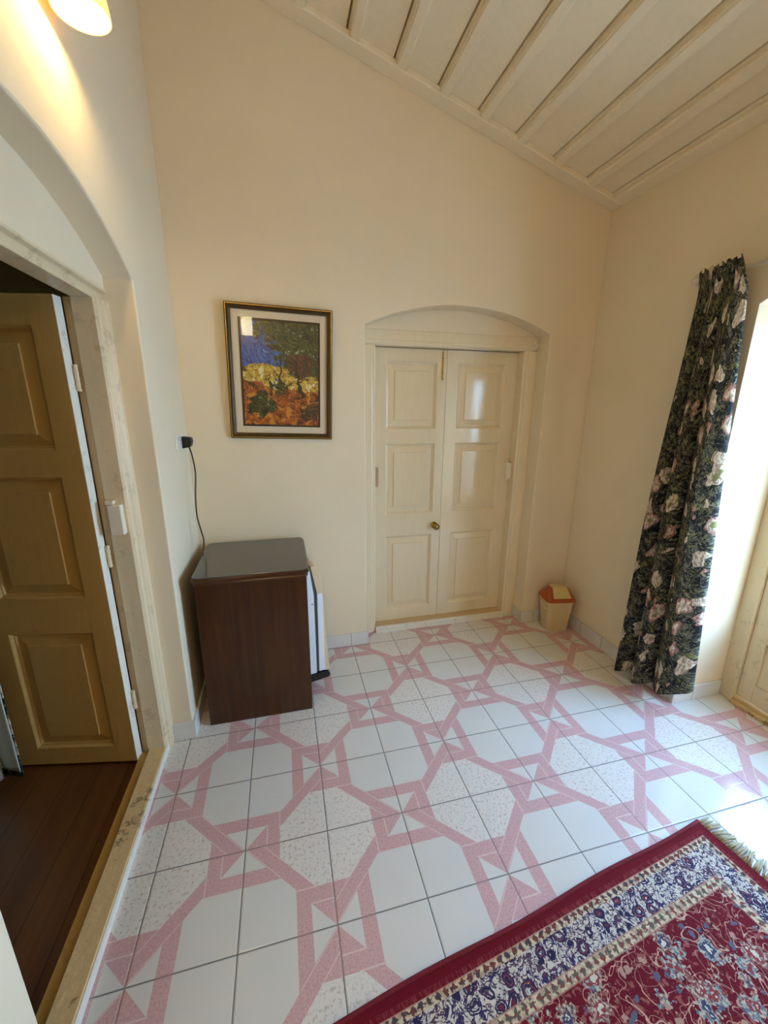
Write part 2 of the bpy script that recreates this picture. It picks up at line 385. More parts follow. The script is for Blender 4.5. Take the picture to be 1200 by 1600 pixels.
def prism(bm, pts, axis, d0, d1):
    """extrude a 2D outline along an axis: 'x' -> pts are (y,z), 'y' -> (x,z), 'z' -> (x,y)"""
    P = {'x': lambda p, d: (d, p[0], p[1]), 'y': lambda p, d: (p[0], d, p[1]), 'z': lambda p, d: (p[0], p[1], d)}[axis]
    a = [bm.verts.new(P(p, d0)) for p in pts]; b = [bm.verts.new(P(p, d1)) for p in pts]
    bm.faces.new(a); bm.faces.new(b[::-1]); n = len(pts)
    for i in range(n): bm.faces.new((a[i], b[i], b[(i + 1) % n], a[(i + 1) % n]))
def PR(*a):
    bm = bmesh.new(); prism(bm, *a); return bm
def tube(bm, pts, r, n=10, cap=True):
    pts = [Vector(p) for p in pts]; rings = []
    rr = r if isinstance(r, (list, tuple)) else [r] * len(pts)
    for i, p in enumerate(pts):
        t = (pts[min(i + 1, len(pts) - 1)] - pts[max(i - 1, 0)]).normalized()
        s = t.cross(Vector((0, 0, 1)) if abs(t.z) < 0.9 else Vector((1, 0, 0))).normalized(); q = t.cross(s)
        rings.append([bm.verts.new(p + (s * math.cos(2 * math.pi * k / n) + q * math.sin(2 * math.pi * k / n)) * rr[i]) for k in range(n)])
    for a, b in zip(rings, rings[1:]):
        for k in range(n): bm.faces.new((a[k], a[(k + 1) % n], b[(k + 1) % n], b[k]))
    if cap: bm.faces.new(rings[0][::-1]); bm.faces.new(rings[-1])
def lathe(bm, prof, c, axis='z', n=32):
    rings = []
    for r, h in prof:
        ring = []
        for k in range(n):
            a = 2 * math.pi * k / n; u, v = r * math.cos(a), r * math.sin(a)
            ring.append(bm.verts.new({'z': (c[0] + u, c[1] + v, c[2] + h), 'y': (c[0] + u, c[1] + h, c[2] + v), 'x': (c[0] + h, c[1] + u, c[2] + v)}[axis]))
        rings.append(ring)
    for a, b in zip(rings, rings[1:]):
        for k in range(n): bm.faces.new((a[k], a[(k + 1) % n], b[(k + 1) % n], b[k]))
    if prof[0][0] > 1e-6: bm.faces.new(rings[0][::-1])
    if prof[-1][0] > 1e-6: bm.faces.new(rings[-1])
    bmesh.ops.remove_doubles(bm, verts=bm.verts, dist=1e-6)
def spline(pts, n=8):
    pts = [Vector(p) for p in pts]; P = [pts[0]] + pts + [pts[-1]]; out = []
    for i in range(1, len(P) - 2):
        a, b, c, d = P[i - 1:i + 3]
        for k in range(n):
            t = k / n
            out.append(0.5 * ((2 * b) + (c - a) * t + (2 * a - 5 * b + 4 * c - d) * t * t + (3 * b - a - 3 * c + d) * t ** 3))
    out.append(pts[-1]); return out
def thing(name, label, cat, loc=(0, 0, 0), rotz=0.0, group=None):
    o = bpy.data.objects.new(name, None); COL.objects.link(o); o.location = loc; o.rotation_euler = (0, 0, rotz)
    o.empty_display_size = 0.1; return tag(o, label, cat, group)
def tag(o, label, cat, group=None, kind=None):
    o['label'] = label; o['category'] = cat
    if group: o['group'] = group
    if kind: o['kind'] = kind
    return o
def st(o, label, cat): return tag(o, label, cat, kind='structure')

# ------------------------------------------------------------------ room shell
XL, XR, YB, YR = -0.585, 1.94, 0.915, -3.9
ZC = lambda x: 3.335 - 0.3086 * x
def arch(c0, c1, spring, rise, n=28):
    h = (c1 - c0) / 2; R = (h * h + rise * rise) / (2 * rise); m = (c0 + c1) / 2; a0 = math.asin(h / R)
    return [(m + R * math.sin(-a0 + 2 * a0 * k / n), spring + rise - R + R * math.cos(-a0 + 2 * a0 * k / n)) for k in range(n + 1)]
def wall(bm, axis, d0, d1, lo, hi, ztop, cut):
    """a wall slab with one arched opening, its faces laid out as quads: ztop(u) is the top edge"""
    P = {'x': lambda u, d, z: (d, u, z), 'y': lambda u, d, z: (u, d, z)}[axis]
    c0, c1, sp_, rise = cut; A = arch(c0, c1, sp_, rise)
    cols = [(lo, 0.0), (c0, 0.0), (c0, sp_)] + A[1:-1] + [(c1, sp_), (c1, 0.0), (hi, 0.0)]
    V = {}
    def v(u, d, z):
        k = (round(u, 5), round(d, 5), round(z, 5))
        if k not in V: V[k] = bm.verts.new(P(u, d, z))
        return V[k]
    def face(*q):
        try: bm.faces.new([v(*p) for p in q])
        except ValueError: pass
    for d in (d0, d1):
        for a, b in (((lo, 0), (c0, 0)), ((c1, 0), (hi, 0))):
            zs = [0, sp_]
            face((a[0], d, 0), (b[0], d, 0), (b[0], d, sp_), (a[0], d, sp_))
            face((a[0], d, sp_), (b[0], d, sp_), (b[0], d, ztop(b[0])), (a[0], d, ztop(a[0])))
        for a, b in zip(A, A[1:]):
            face((a[0], d, a[1]), (b[0], d, b[1]), (b[0], d, ztop(b[0])), (a[0], d, ztop(a[0])))
    for a, b in zip(A, A[1:]): face((a[0], d0, a[1]), (b[0], d0, b[1]), (b[0], d1, b[1]), (a[0], d1, a[1]))
    for c in (c0, c1): face((c, d0, 0), (c, d1, 0), (c, d1, sp_), (c, d0, sp_))
    for a, b in ((lo, c0), (c1, hi)): face((a, d0, 0), (b, d0, 0), (b, d1, 0), (a, d1, 0))
    for c in (lo, hi):
        face((c, d0, 0), (c, d1, 0), (c, d1, sp_), (c, d0, sp_)); face((c, d0, sp_), (c, d1, sp_), (c, d1, ztop(c)), (c, d0, ztop(c)))
    us = [lo] + [a[0] for a in A] + [hi]
    for a, b in zip(us, us[1:]): face((a, d0, ztop(a)), (b, d0, ztop(b)), (b, d1, ztop(b)), (a, d1, ztop(a)))
# back wall with the arched door recess
bm = bmesh.new()
wall(bm, 'y', YB, 1.22, XL - 0.215, XR + 0.4, lambda u: ZC(u) + 0.05, (0.405, 1.605, 2.032, 0.13))
box(bm, 0.3, 1.7, 1.215, 1.26, 0, 2.1)  # backing slab added behind the door to stop light leaking through its gaps
prism(bm, [(0.39, 2.03)] + [(x, z + 0.012) for x, z in arch(0.39, 1.62, 2.03, 0.14)] + [(1.62, 2.03)], 'y', 1.04, 1.21)
st(link('wall_back', bm, 'wall', bevel=0.007, seg=3), 'cream plastered back wall with arched door recess', 'wall')
LCUT = (-0.88, 0.32, 2.03, 0.165)
bm = bmesh.new()
wall(bm, 'x', -0.80, XL, YR, YB - 0.001, lambda u: ZC(XL) + 0.05, LCUT)
prism(bm, [(-0.882, 1.984)] + [(y, z + 0.004) for y, z in arch(-0.882, 0.322, 2.03, 0.166)] + [(0.322, 1.984)], 'x', -0.79, -0.683)
st(link('wall_left', bm, 'wall', bevel=0.007, seg=3), 'cream plastered left wall with arched recess around open doorway', 'wall')
RC1 = (-1.25, -0.05, 2.02, 0.16)
bm = bmesh.new()
wall(bm, 'x', XR, 2.34, YR, YB - 0.001, lambda u: ZC(XR) + 0.05, RC1)
for c in (RC1,): prism(bm, [(c[0] - 0.01, c[2])] + [(y, z + 0.004) for y, z in arch(c[0] - 0.01, c[1] + 0.01, c[2], c[3])] + [(c[1] + 0.01, c[2])], 'x', 2.285, 2.33)
st(link('wall_right', bm, 'wall', bevel=0.007, seg=3), 'cream plastered right wall with deep arched opening', 'wall')
bm = bmesh.new(); prism(bm, [(-0.8, 0), (2.34, 0), (2.34, ZC(2.34) + .05), (-0.8, ZC(-0.8) + .05)], 'y', YR - 0.2, YR)
st(link('wall_rear', bm, 'wall'), 'plain cream wall behind the camera', 'wall')
st(link('floor', B(-0.705, 2.36, YR, 1.24, -0.1, 0.0), 'tiles'), 'glazed floor tiles with pink star lattice and white octagons', 'floor')
# ceiling of painted boards
BX = (-0.36, -0.13, 0.095, 0.345, 0.572, 0.798, 1.020, 1.242, 1.478, 1.705)
bm = bmesh.new(); pts = [(-0.85, ZC(-0.85) + 0.026)]
for xc in BX + (1.905,):
    g = xc - (0.045 if xc > 1.9 else 0.028) - 0.006
    pts += [(g - 0.0045, ZC(g - 0.0045) + 0.026), (g - 0.0045, ZC(g - 0.0045) + 0.075), (g + 0.0045, ZC(g + 0.0045) + 0.075), (g + 0.0045, ZC(g + 0.0045) + 0.026)]
prism(bm, pts + [(2.4, ZC(2.4) + 0.026), (2.4, ZC(2.4) + 0.12), (-0.85, ZC(-0.85) + 0.12)], 'y', YR - 0.2, 1.25)
ceil = st(link('ceiling', bm, 'ceil'), 'sloping cream boarded ceiling with raised battens', 'ceiling')
SL = math.atan(0.3086)
def batten(xc, wd, y0, y1, name='batten', par=ceil):
    b = bmesh.new(); hw = wd / 2; c = math.cos(SL)
    pr = [(-hw, 0.03), (-hw, 0.007), (-hw + 0.006, 0.007), (-hw + 0.010, 0.0), (hw - 0.010, 0.0), (hw - 0.006, 0.007), (hw, 0.007), (hw, 0.03)]
    prism(b, [(xc + p * c + q * math.sin(SL), ZC(xc) - p * math.sin(SL) + q * c) for p, q in pr], 'y', y0, y1)
    return link(name, b, 'ceil', par, bevel=0.0015)
for xc in BX: batten(xc, 0.056, YR, 0.826)
batten(1.905, 0.09, YR, 0.826, 'edge_board'); batten(-0.555, 0.07, YR, 0.826, 'edge_board')
bm = bmesh.new(); prism(bm, [(XL, ZC(XL) - 0.002), (XR, ZC(XR) - 0.002), (XR, ZC(XR) + 0.03), (XL, ZC(XL) + 0.03)], 'y', 0.826, YB)
link('cornice_board', bm, 'ceil', ceil, bevel=0.006)
# skirting of white tiles
def skirt(name, segs, label):
    b = bmesh.new()
    for s in segs: box(b, *s)
    st(link(name, b, 'skirt', bevel=0.0025), label, 'baseboard')
H = 0.09
skirt('baseboard_back_left', [(XL + 0.012, 0.405, YB - 0.012, YB, 0, H), (0.405, 0.415, YB - 0.012, 1.03, 0, H)], 'white skirting tiles left of the double door')
skirt('baseboard_back_right', [(1.605, XR - 0.012, YB - 0.012, YB, 0, H), (1.593, 1.605, YB - 0.012, 1.03, 0, H)], 'short run of white skirting tiles beside the bin')
skirt('baseboard_right', [(XR - 0.012, XR, -0.05, YB - 0.012, 0, H), (XR - 0.012, 2.27, -0.062, -0.05, 0, H), (XR - 0.012, XR, YR, -1.25, 0, H)], 'white skirting tiles along the right wall under the curtain')
skirt('baseboard_left', [(XL, XL + 0.012, 0.32, YB, 0, H), (-0.675, XL + 0.012, 0.308, 0.32, 0, H), (XL, XL + 0.012, YR, -0.88, 0, H)], 'white skirting tiles on the left pier by the doorway')

# ------------------------------------------------------------------ panelled door leaves
def leaf_bm(wd, ht, t, panels, rings):
    """front face at y=0 looking to -y; panels = (x0,x1,z0,z1) sunk with nested rings (inset, depth)"""
    bm = bmesh.new()
    for side in (0, 1):
        Y = (lambda d: d) if side == 0 else (lambda d: t - d)
        x0, x1 = panels[0][0], panels[0][1]
        zs = [0.0]
        for p in sorted(panels, key=lambda p: p[2]): zs += [p[2], p[3]]
        zs.append(ht)
        q = lambda a, b, c, d: bm.faces.new([bm.verts.new((px, Y(0), pz)) for px, pz in ((a, c), (b, c), (b, d), (a, d))])
        for i in range(len(zs) - 1):
            q(0, x0, zs[i], zs[i + 1]); q(x1, wd, zs[i], zs[i + 1])
            if i % 2 == 0: q(x0, x1, zs[i], zs[i + 1])
        for a, b, c, d in panels:
            loops = [[bm.verts.new((px, Y(dp), pz)) for px, pz in ((a + n, c + n), (b - n, c + n), (b - n, d - n), (a + n, d - n))] for n, dp in rings]
            for l0, l1 in zip(loops, loops[1:]):
                for k in range(4): bm.faces.new((l0[k], l0[(k + 1) % 4], l1[(k + 1) % 4], l1[k]))
            bm.faces.new(loops[-1])
    bmesh.ops.remove_doubles(bm, verts=bm.verts, dist=1e-5)
    for a, b in (((0, 0, 0), (0, t, ht)), ((wd, 0, 0), (wd, t, ht))):
        bm.faces.new([bm.verts.new(p) for p in ((a[0], 0, 0), (a[0], t, 0), (a[0], t, ht), (a[0], 0, ht))])
    for zz in (0, ht): bm.faces.new([bm.verts.new(p) for p in ((0, 0, zz), (wd, 0, zz), (wd, t, zz), (0, t, zz))])
    bmesh.ops.remove_doubles(bm, verts=bm.verts, dist=1e-5)
    return bm
RINGS = [(0, 0), (0.004, 0.003), (0.009, 0.011), (0.013, 0.012), (0.017, 0.019), (0.021, 0.019), (0.058, 0.010), (0.060, 0.004)]
PZ = [(0.085, 0.655), (0.812, 1.305), (1.402, 1.828)]
# --- back double door
d1 = thing('door_1', 'closed cream double door with six raised panels in arched recess', 'door', (0, 0, 0)); d1['kind'] = 'structure'
bm = bmesh.new(); jp = [(0.405, 1.035), (0.470, 1.035), (0.474, 1.040), (0.486, 1.040), (0.497, 1.048), (0.497, 1.17), (0.405, 1.17)]
prism(bm, jp, 'z', 0, 1.945); prism(bm, [(2.02 - 0.01 - (x - 0.0), y) for x, y in jp], 'z', 0, 1.945)
prism(bm, [(1.037, 2.031), (1.037, 1.974), (1.033, 1.972), (1.033, 1.960), (1.046, 1.945), (1.17, 1.945), (1.17, 2.031)], 'x', 0.405, 1.605)
link('door_frame', bm, 'trim', d1, bevel=0.002)
Lf = link('door_leaf', leaf_bm(0.496, 1.905, 0.045, [(0.085, 0.434, a, b) for a, b in PZ], RINGS), 'trim', d1, loc=(0.497, 1.118, 0.037))
Rf = link('door_leaf', leaf_bm(0.528, 1.905, 0.045, [(0.083, 0.430, a, b) for a, b in PZ], RINGS), 'trim', d1, loc=(0.996, 1.118, 0.037))
link('threshold', B(0.497, 1.513, 1.045, 1.165, 0, 0.036), 'tan', d1, bevel=0.003)
bm = bmesh.new(); prism(bm, [(1.016, 0), (1.016, 0.018), (1.020, 0.021), (1.030, 0.021), (1.030, 0.034), (1.034, 0.0375), (1.046, 0.0375), (1.046, 0)], 'x', 0.499, 1.511)
link('threshold_edge', bm, 'sillw', d1)['label'] = 'cream stepped front edge of the threshold'
bm = bmesh.new(); lathe(bm, [(0.0, 0.0), (0.024, 0.0), (0.024, -0.004), (0.010, -0.007), (0.009, -0.028), (0.019, -0.036), (0.024, -0.048), (0.020, -0.060), (0.0, -0.065)], (0, 0, 0), 'y', 28)
k = link('door_knob', bm, 'brass', Lf, smooth=True, loc=(0.450, 0, 0.720)); k['label'] = 'round brass knob'
bm = bmesh.new(); tube(bm, [(0.468, -0.007, 1.895), (0.468, -0.007, 1.715)], 0.0035); box(bm, 0.462, 0.474, -0.006, 0.002, 1.76, 1.768); box(bm, 0.462, 0.474, -0.006, 0.002, 1.85, 1.858)
tube(bm, [(0.468, -0.009, 1.722), (0.468, -0.024, 1.718)], 0.006); link('bolt', bm, 'brass', Lf)['label'] = 'slim brass slide bolt'
link('latch_box', B(0.497, 0.527, 1.085, 1.117, 1.060, 1.190), 'boxt', d1, bevel=0.003)['label'] = 'box in a shaded tan tone on the left edge of the door'
bm = bmesh.new(); box(bm, 1.462, 1.488, 1.062, 1.117, 1.078, 1.200); box(bm, 1.488, 1.513, 1.080, 1.110, 1.085, 1.195); tube(bm, [(1.475, 1.085, 1.2), (1.475, 1.085, 1.212)], 0.010)
link('latch_box', bm, 'boxw', d1, bevel=0.003)['label'] = 'cream plastic box on the right jamb'

# --- doorway on the left, one leaf swung open
d2 = thing('door_2', 'open left doorway with cream leaf swung into dark room', 'door'); d2['kind'] = 'structure'
YM = -0.28; YI = 0.25
jp = [(-0.675, 0.32), (-0.675, 0.292), (-0.681, 0.288), (-0.681, 0.276), (-0.690, 0.270), (-0.692, 0.258), (-0.703, YI), (-0.772, YI), (-0.772, 0.264), (-0.80, 0.264), (-0.80, 0.32)]
bm = bmesh.new(); prism(bm, jp, 'z', 0, 1.947); prism(bm, [(x, 2 * YM - y) for x, y in jp], 'z', 0, 1.947)
prism(bm, [(-0.680, 1.986), (-0.677, 1.982), (-0.677, 1.976), (-0.692, 1.970), (-0.697, 1.960), (-0.703, 1.947), (-0.772, 1.947), (-0.772, 1.960), (-0.80, 1.960), (-0.80, 1.986)], 'y', -0.88, 0.32)
bm2 = bm; link('door_frame', bm2, 'trimw', d2, bevel=0.002)
l2 = link('door_leaf', leaf_bm(0.503, 1.925, 0.042, [(0.085, 0.418, a, b) for a, b in PZ], RINGS), 'trimd', d2, loc=(-1.3, 0.304, 0.016), rotz=math.atan2(-0.1908, 0.9817))
link('leaf_edge', B(0.5028, 0.5040, 0.0015, 0.0405, 0.0, 1.925), 'sillw', l2)['label'] = 'hinge edge whitened to its daylit tone'  # pale strip paints the daylight caught on the leaf's hinge edge
for z in (1.66, 0.975, 0.295):
    bm = bmesh.new(); tube(bm, [(0.512, 0.040, z - 0.046), (0.512, 0.040, z + 0.046)], 0.007, 12); 
    for q in range(5): tube(bm, [(0.512, 0.040, z - 0.045 + q * 0.0205), (0.512, 0.040, z - 0.039 + q * 0.0205)], 0.0085, 12)
    link('hinge', bm, 'trimw', l2)
bm = bmesh.new(); prism(bm, [(-0.695, 0), (-0.695, 0.024), (-0.699, 0.030), (-0.764, 0.031), (-0.767, 0.028), (-0.767, 0)], 'y', 2 * YM - YI, YI)
link('threshold', bm, 'sill', d2)
bm = bmesh.new(); prism(bm, [(-0.687, 0), (-0.687, 0.022), (-0.694, 0.026), (-0.694, 0)], 'y', 2 * YM - YI - 0.02, YI + 0.02)
link('threshold_edge', bm, 'sillw', d2)['label'] = 'white front edge of the sill'
link('threshold_step', B(-0.802, -0.768, 2 * YM - YI, YI, 0, 0.019), 'silly', d2)['label'] = 'ochre painted inner step of the sill'
bm = bmesh.new(); box(bm, -0.757, -0.710, 0.215, 0.249, 1.085, 1.205); box(bm, -0.765, -0.735, 0.222, 0.249, 1.207, 1.222)
link('latch_box', bm, 'boxw', d2, bevel=0.003)['label'] = 'cream plastic box on the jamb'

# --- glazed doors to the outside, right wall
def french(name, c, label):
    root = thing(name, label, 'door'); root['kind'] = 'structure'
    y0, y1 = c[0], c[1]
    b = bmesh.new(); box(b, 2.27, 2.34, y1 - 0.075, y1, 0, 2.03); box(b, 2.27, 2.34, y0, y0 + 0.075, 0, 2.03); box(b, 2.27, 2.34, y0 + 0.075, y1 - 0.075, 1.96, 2.03)
    link('door_frame', b, 'trimw', root, bevel=0.004)
    b = bmesh.new(); box(b, 2.255, 2.34, y0 + 0.075, y1 - 0.075, 0, 0.022); box(b, 2.275, 2.34, y0 + 0.075, y1 - 0.075, 0.022, 0.045)
    link('threshold', b, 'sill', root, bevel=0.004)
    ym = (y0 + y1) / 2
    for a, e in ((ym + 0.002, y1 - 0.077), (y0 + 0.077, ym - 0.002)):
        b = bmesh.new(); sw = 0.07
        box(b, 2.29, 2.33, a, a + sw, 0.05, 1.955); box(b, 2.29, 2.33, e - sw, e, 0.05, 1.955)
        for z0, z1 in ((0.05, 0.15), (0.40, 0.47), (1.885, 1.955)): box(b, 2.29, 2.33, a + sw, e - sw, z0, z1)
        box(b, 2.303, 2.318, a + sw, e - sw, 0.15, 0.40)
        for z in (0.94, 1.41): box(b, 2.295, 2.325, a + sw, e - sw, z - 0.012, z + 0.012)
        lf = link('door_leaf', b, 'trimw', root, bevel=0.003)
        link('glass_pane', B(2.308, 2.312, a + sw, e - sw, 0.47, 1.885), 'glass', lf)
french('door_3', RC1, 'glazed cream double door in deep arched opening at right edge')
st(link('floor', B(2.36, 9.0, -9, 5, -0.2, -0.06), flat('pale_terrace_paving', srgb(222, 216, 204), 0.8)), 'pale terrace paving outside the glazed doors', 'floor')

# --- dark room beyond the doorway
st(link('floor', B(-4.2, -0.705, -3.4, 2.4, -0.1, -0.0005), 'woodfloor'), 'dark wooden floor of the room past the doorway', 'floor')
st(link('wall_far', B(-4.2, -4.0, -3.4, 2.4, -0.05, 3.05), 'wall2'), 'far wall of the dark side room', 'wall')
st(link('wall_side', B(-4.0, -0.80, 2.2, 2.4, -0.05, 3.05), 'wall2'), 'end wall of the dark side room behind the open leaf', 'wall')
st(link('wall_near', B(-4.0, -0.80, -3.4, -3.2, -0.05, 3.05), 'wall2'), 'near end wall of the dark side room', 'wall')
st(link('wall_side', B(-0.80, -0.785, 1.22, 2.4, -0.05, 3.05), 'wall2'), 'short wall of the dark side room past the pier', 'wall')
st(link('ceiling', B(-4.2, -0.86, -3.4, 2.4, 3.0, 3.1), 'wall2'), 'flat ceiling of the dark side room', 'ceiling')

# ------------------------------------------------------------------ cabinet and small fridge
cb = thing('cabinet', 'dark brown veneered cabinet housing a small fridge below the painting', 'cabinet', (-0.26, 0.62, 0))
X0, X1, Y0, Y1 = -0.26, 0.255, -0.25, 0.245
link('side_panel', B(X0, X1, Y0, Y0 + 0.02, 0, 0.772), 'cabinet', cb, bevel=0.0015)
link('side_panel', B(X0, X1, Y1 - 0.02, Y1, 0, 0.772), 'cabinet', cb, bevel=0.0015)
link('back_panel', B(X0, X0 + 0.012, Y0 + 0.02, Y1 - 0.02, 0.06, 0.772), 'cabinet', cb)
link('shelf', B(X0 + 0.012, X1 - 0.02, Y0 + 0.02, Y1 - 0.02, 0.055, 0.075), 'cabinet', cb)
bm = bmesh.new()
def rrect(x0, x1, y0, y1, r, n=5):
    out = []
    for cx, cy, a in ((x1 - r, y1 - r, 0), (x0 + r, y1 - r, 90), (x0 + r, y0 + r, 180), (x1 - r, y0 + r, 270)):
        out += [(cx + r * math.cos(math.radians(a + 90 * k / n)), cy + r * math.sin(math.radians(a + 90 * k / n))) for k in range(n + 1)]
    return out
loops = []
for z, g in ((0.772, 0.0), (0.774, 0.006), (0.780, 0.008), (0.785, 0.006), (0.789, 0.010), (0.795, 0.014), (0.802, 0.014), (0.808, 0.008)):
    loops.append([bm.verts.new((x, y, z)) for x, y in rrect(X0 - g, X1 + g, Y0 - g, Y1 + g, 0.012 + g)])
for a, b in zip(loops, loops[1:]):
    for i in range(len(a)): bm.faces.new((a[i], a[(i + 1) % len(a)], b[(i + 1) % len(b)], b[i]))
bm.faces.new(loops[0][::-1]); bm.faces.new(loops[-1])
link('top', bm, 'cabtrim', cb, smooth=False)['label'] = 'varnished top with a moulded edge'
def mat_smoke():
    m = Mat('smoked_glass', srgb(96, 94, 86), 0.06); m.coord(); m.b.inputs['Specular IOR Level'].default_value = 0.6
    m.color(m.mix(m.noise(m.vec, 3, 2), srgb(98, 95, 88), srgb(90, 88, 82))); return m.m
M['smoke'] = mat_smoke()
gt = link('glass_sheet', PR(rrect(X0 - 0.008, X1 + 0.006, Y0 - 0.008, Y1 + 0.006, 0.03), 'z', 0, 0.006), 'smoke', loc=(-0.26, 0.62, 0.8085), bevel=0.0012)
tag(gt, 'grey tinted glass sheet lying on the cabinet top', 'glass sheet')
fr = thing('mini_fridge', 'small white fridge inside the brown cabinet, door edge showing on the right', 'fridge', (0, 0.495, 0.0755), math.radians(12.5))
zb, zt, zk, yw = 0.045, 0.690, 0.530, 0.325            # body bottom, top, kink, width (local)
bm = bmesh.new(); prism(bm, [(-0.42, zb), (0.036, zb), (0.035, zk), (0.015, zt), (-0.42, zt)], 'y', 0, yw)
link('body', bm, 'white', fr, bevel=0.003)
bm = bmesh.new(); prism(bm, [(0.036, zb + 0.006), (0.049, zb + 0.006), (0.0525, zk), (0.022, zt - 0.006), (0.015, zt - 0.006), (0.035, zk)], 'y', 0.004, yw - 0.006)
link('door_seal', bm, 'gasket', fr)
bm = bmesh.new(); prism(bm, [(0.049, zb + 0.006), (0.0525, zk), (0.0835, zk), (0.0838, zb + 0.006)], 'y', 0, yw)
fd = link('fridge_door', bm, 'white', fr, bevel=0.0025)
bm = bmesh.new(); prism(bm, [(0.0525, zk + 0.001), (0.022, zt), (0.050, zt), (0.060, zt - 0.014), (0.074, zt - 0.055), (0.081, zt - 0.10), (0.0835, zk + 0.001)], 'y', 0.001, yw)
link('handle_panel', bm, 'beige', fd, bevel=0.002)['label'] = 'sloped beige grip along the door top'
bm = bmesh.new(); prism(bm, [(0.0836, zk - 0.02), (0.0845, zk - 0.02), (0.094, 0.30), (0.112, zb), (0.0836, zb)], 'y', 0.004, yw - 0.01)
link('front_panel', bm, 'beige', fd)['label'] = 'aged beige door front'
bm = bmesh.new(); prism(bm, [(-0.02, -0.006), (0.106, 0.000), (0.113, 0.012), (0.110, 0.026), (0.100, 0.040), (-0.02, 0.043)], 'y', -0.004, 0.05)
link('hinge_foot', bm, 'black', fr, bevel=0.004)['label'] = 'black bottom hinge and foot'
for y in (0.05, yw - 0.05):
    for x in (-0.36, -0.06):
        bm = bmesh.new(); lathe(bm, [(0.018, 0.0), (0.016, zb)], (x, y, 0), 'z', 14); link('foot', bm, 'black', fr)
bm = bmesh.new(); lathe(bm, [(0.0, -0.0015), (0.004, -0.0015), (0.004, 0.001)], (0.024, 0, 0.475), 'y', 12)
link('badge', bm, flat('blue_grey_print', srgb(70, 76, 110), 0.4), fr)['label'] = 'tiny blue dot'

# ------------------------------------------------------------------ socket, plug and cord
so = thing('wall_socket', 'white double wall socket on the left pier above the cabinet', 'socket', (XL, 0.715, 1.405))
link('faceplate', B(0, 0.008, -0.075, 0.075, -0.036, 0.036), 'plate', so, bevel=0.003)
link('switch', B(0.008, 0.012, -0.055, -0.040, -0.010, 0.010), 'plate', so, bevel=0.001)
bm = bmesh.new()
for dy, dz in ((-0.012, 0.008), (0.002, 0.008), (-0.005, -0.008)): box(bm, 0.0078, 0.0084, dy - 0.003, dy + 0.003, dz - 0.002, dz + 0.002)
link('socket_slots', bm, 'gasket', so)
co = thing('power_cord', 'black cord hanging from the wall socket down behind the cabinet', 'cord', (XL + 0.03, 0.755, 1.40))
bm = bmesh.new(); prism(bm, [(-0.022, -0.030), (0.018, -0.022), (0.026, 0.004), (0.022, 0.026), (-0.022, 0.030)], 'y', -0.022, 0.024)
link('plug', bm, 'black', co, bevel=0.005, seg=3)
bm = bmesh.new(); tube(bm, spline([(0.006, 0, -0.024), (0.014, 0.008, -0.07), (0.02, 0.01, -0.16), (0.012, -0.01, -0.28), (0.012, -0.03, -0.38), (0.028, -0.05, -0.46), (0.034, -0.045, -0.52), (0.026, -0.09, -0.60), (0.012, -0.14, -0.68), (0.010, -0.15, -0.95)], 10), 0.0036, 10)
link('cable', bm, 'black', co, smooth=True)

# ------------------------------------------------------------------ framed picture
pc = thing('framed_picture', 'bronze framed landscape picture with cream mat above the cabinet', 'picture', (-0.069, YB - 0.003, 1.7475))
pc.rotation_euler = (math.radians(1.2), math.radians(1.6), 0)
def frame_ring(hw, hh, prof):
    """prof: (inset from outer edge, y) pairs swept round the rectangle"""
    b = bmesh.new(); L = []
    for ins, y in prof: L.append([b.verts.new((sx * (hw - ins), y, sz * (hh - ins))) for sx, sz in ((-1, -1), (1, -1), (1, 1), (-1, 1))])
    for a, c in zip(L, L[1:] + L[:1]):
        for k in range(4): b.faces.new((a[k], a[(k + 1) % 4], c[(k + 1) % 4], c[k]))
    return b
HW, HH = 0.279, 0.346
link('frame', frame_ring(HW, HH, [(0, 0), (0, -0.020), (0.004, -0.026), (0.009, -0.022), (0.012, -0.022), (0.019, -0.027), (0.026, -0.021), (0.031, -0.019), (0.031, 0)]), 'frame', pc)
link('gilt_bead', frame_ring(HW - 0.0045, HH - 0.0045, [(0, -0.0225), (0.002, -0.0275), (0.0045, -0.0275), (0.0065, -0.0225)]), 'gilt', pc)['label'] = 'bright gilt bead round the frame'
link('mat_board', frame_ring(HW - 0.031, HH - 0.031, [(0, -0.004), (0, -0.010), (0.036, -0.010), (0.0375, -0.008), (0.0375, -0.004)]), 'mat', pc)
link('inner_fillet', frame_ring(HW - 0.067, HH - 0.067, [(0, -0.003), (0, -0.0125), (0.008, -0.0125), (0.010, -0.006), (0.010, -0.003)]), 'fillet', pc)
link('artwork', B(-0.2025, 0.2025, -0.006, -0.003, -0.2695, 0.2695), 'art', pc)
link('glass_pane', B(-HW + 0.03, HW - 0.03, -0.0165, -0.0150, -HH + 0.03, HH - 0.03), 'pglass', pc)

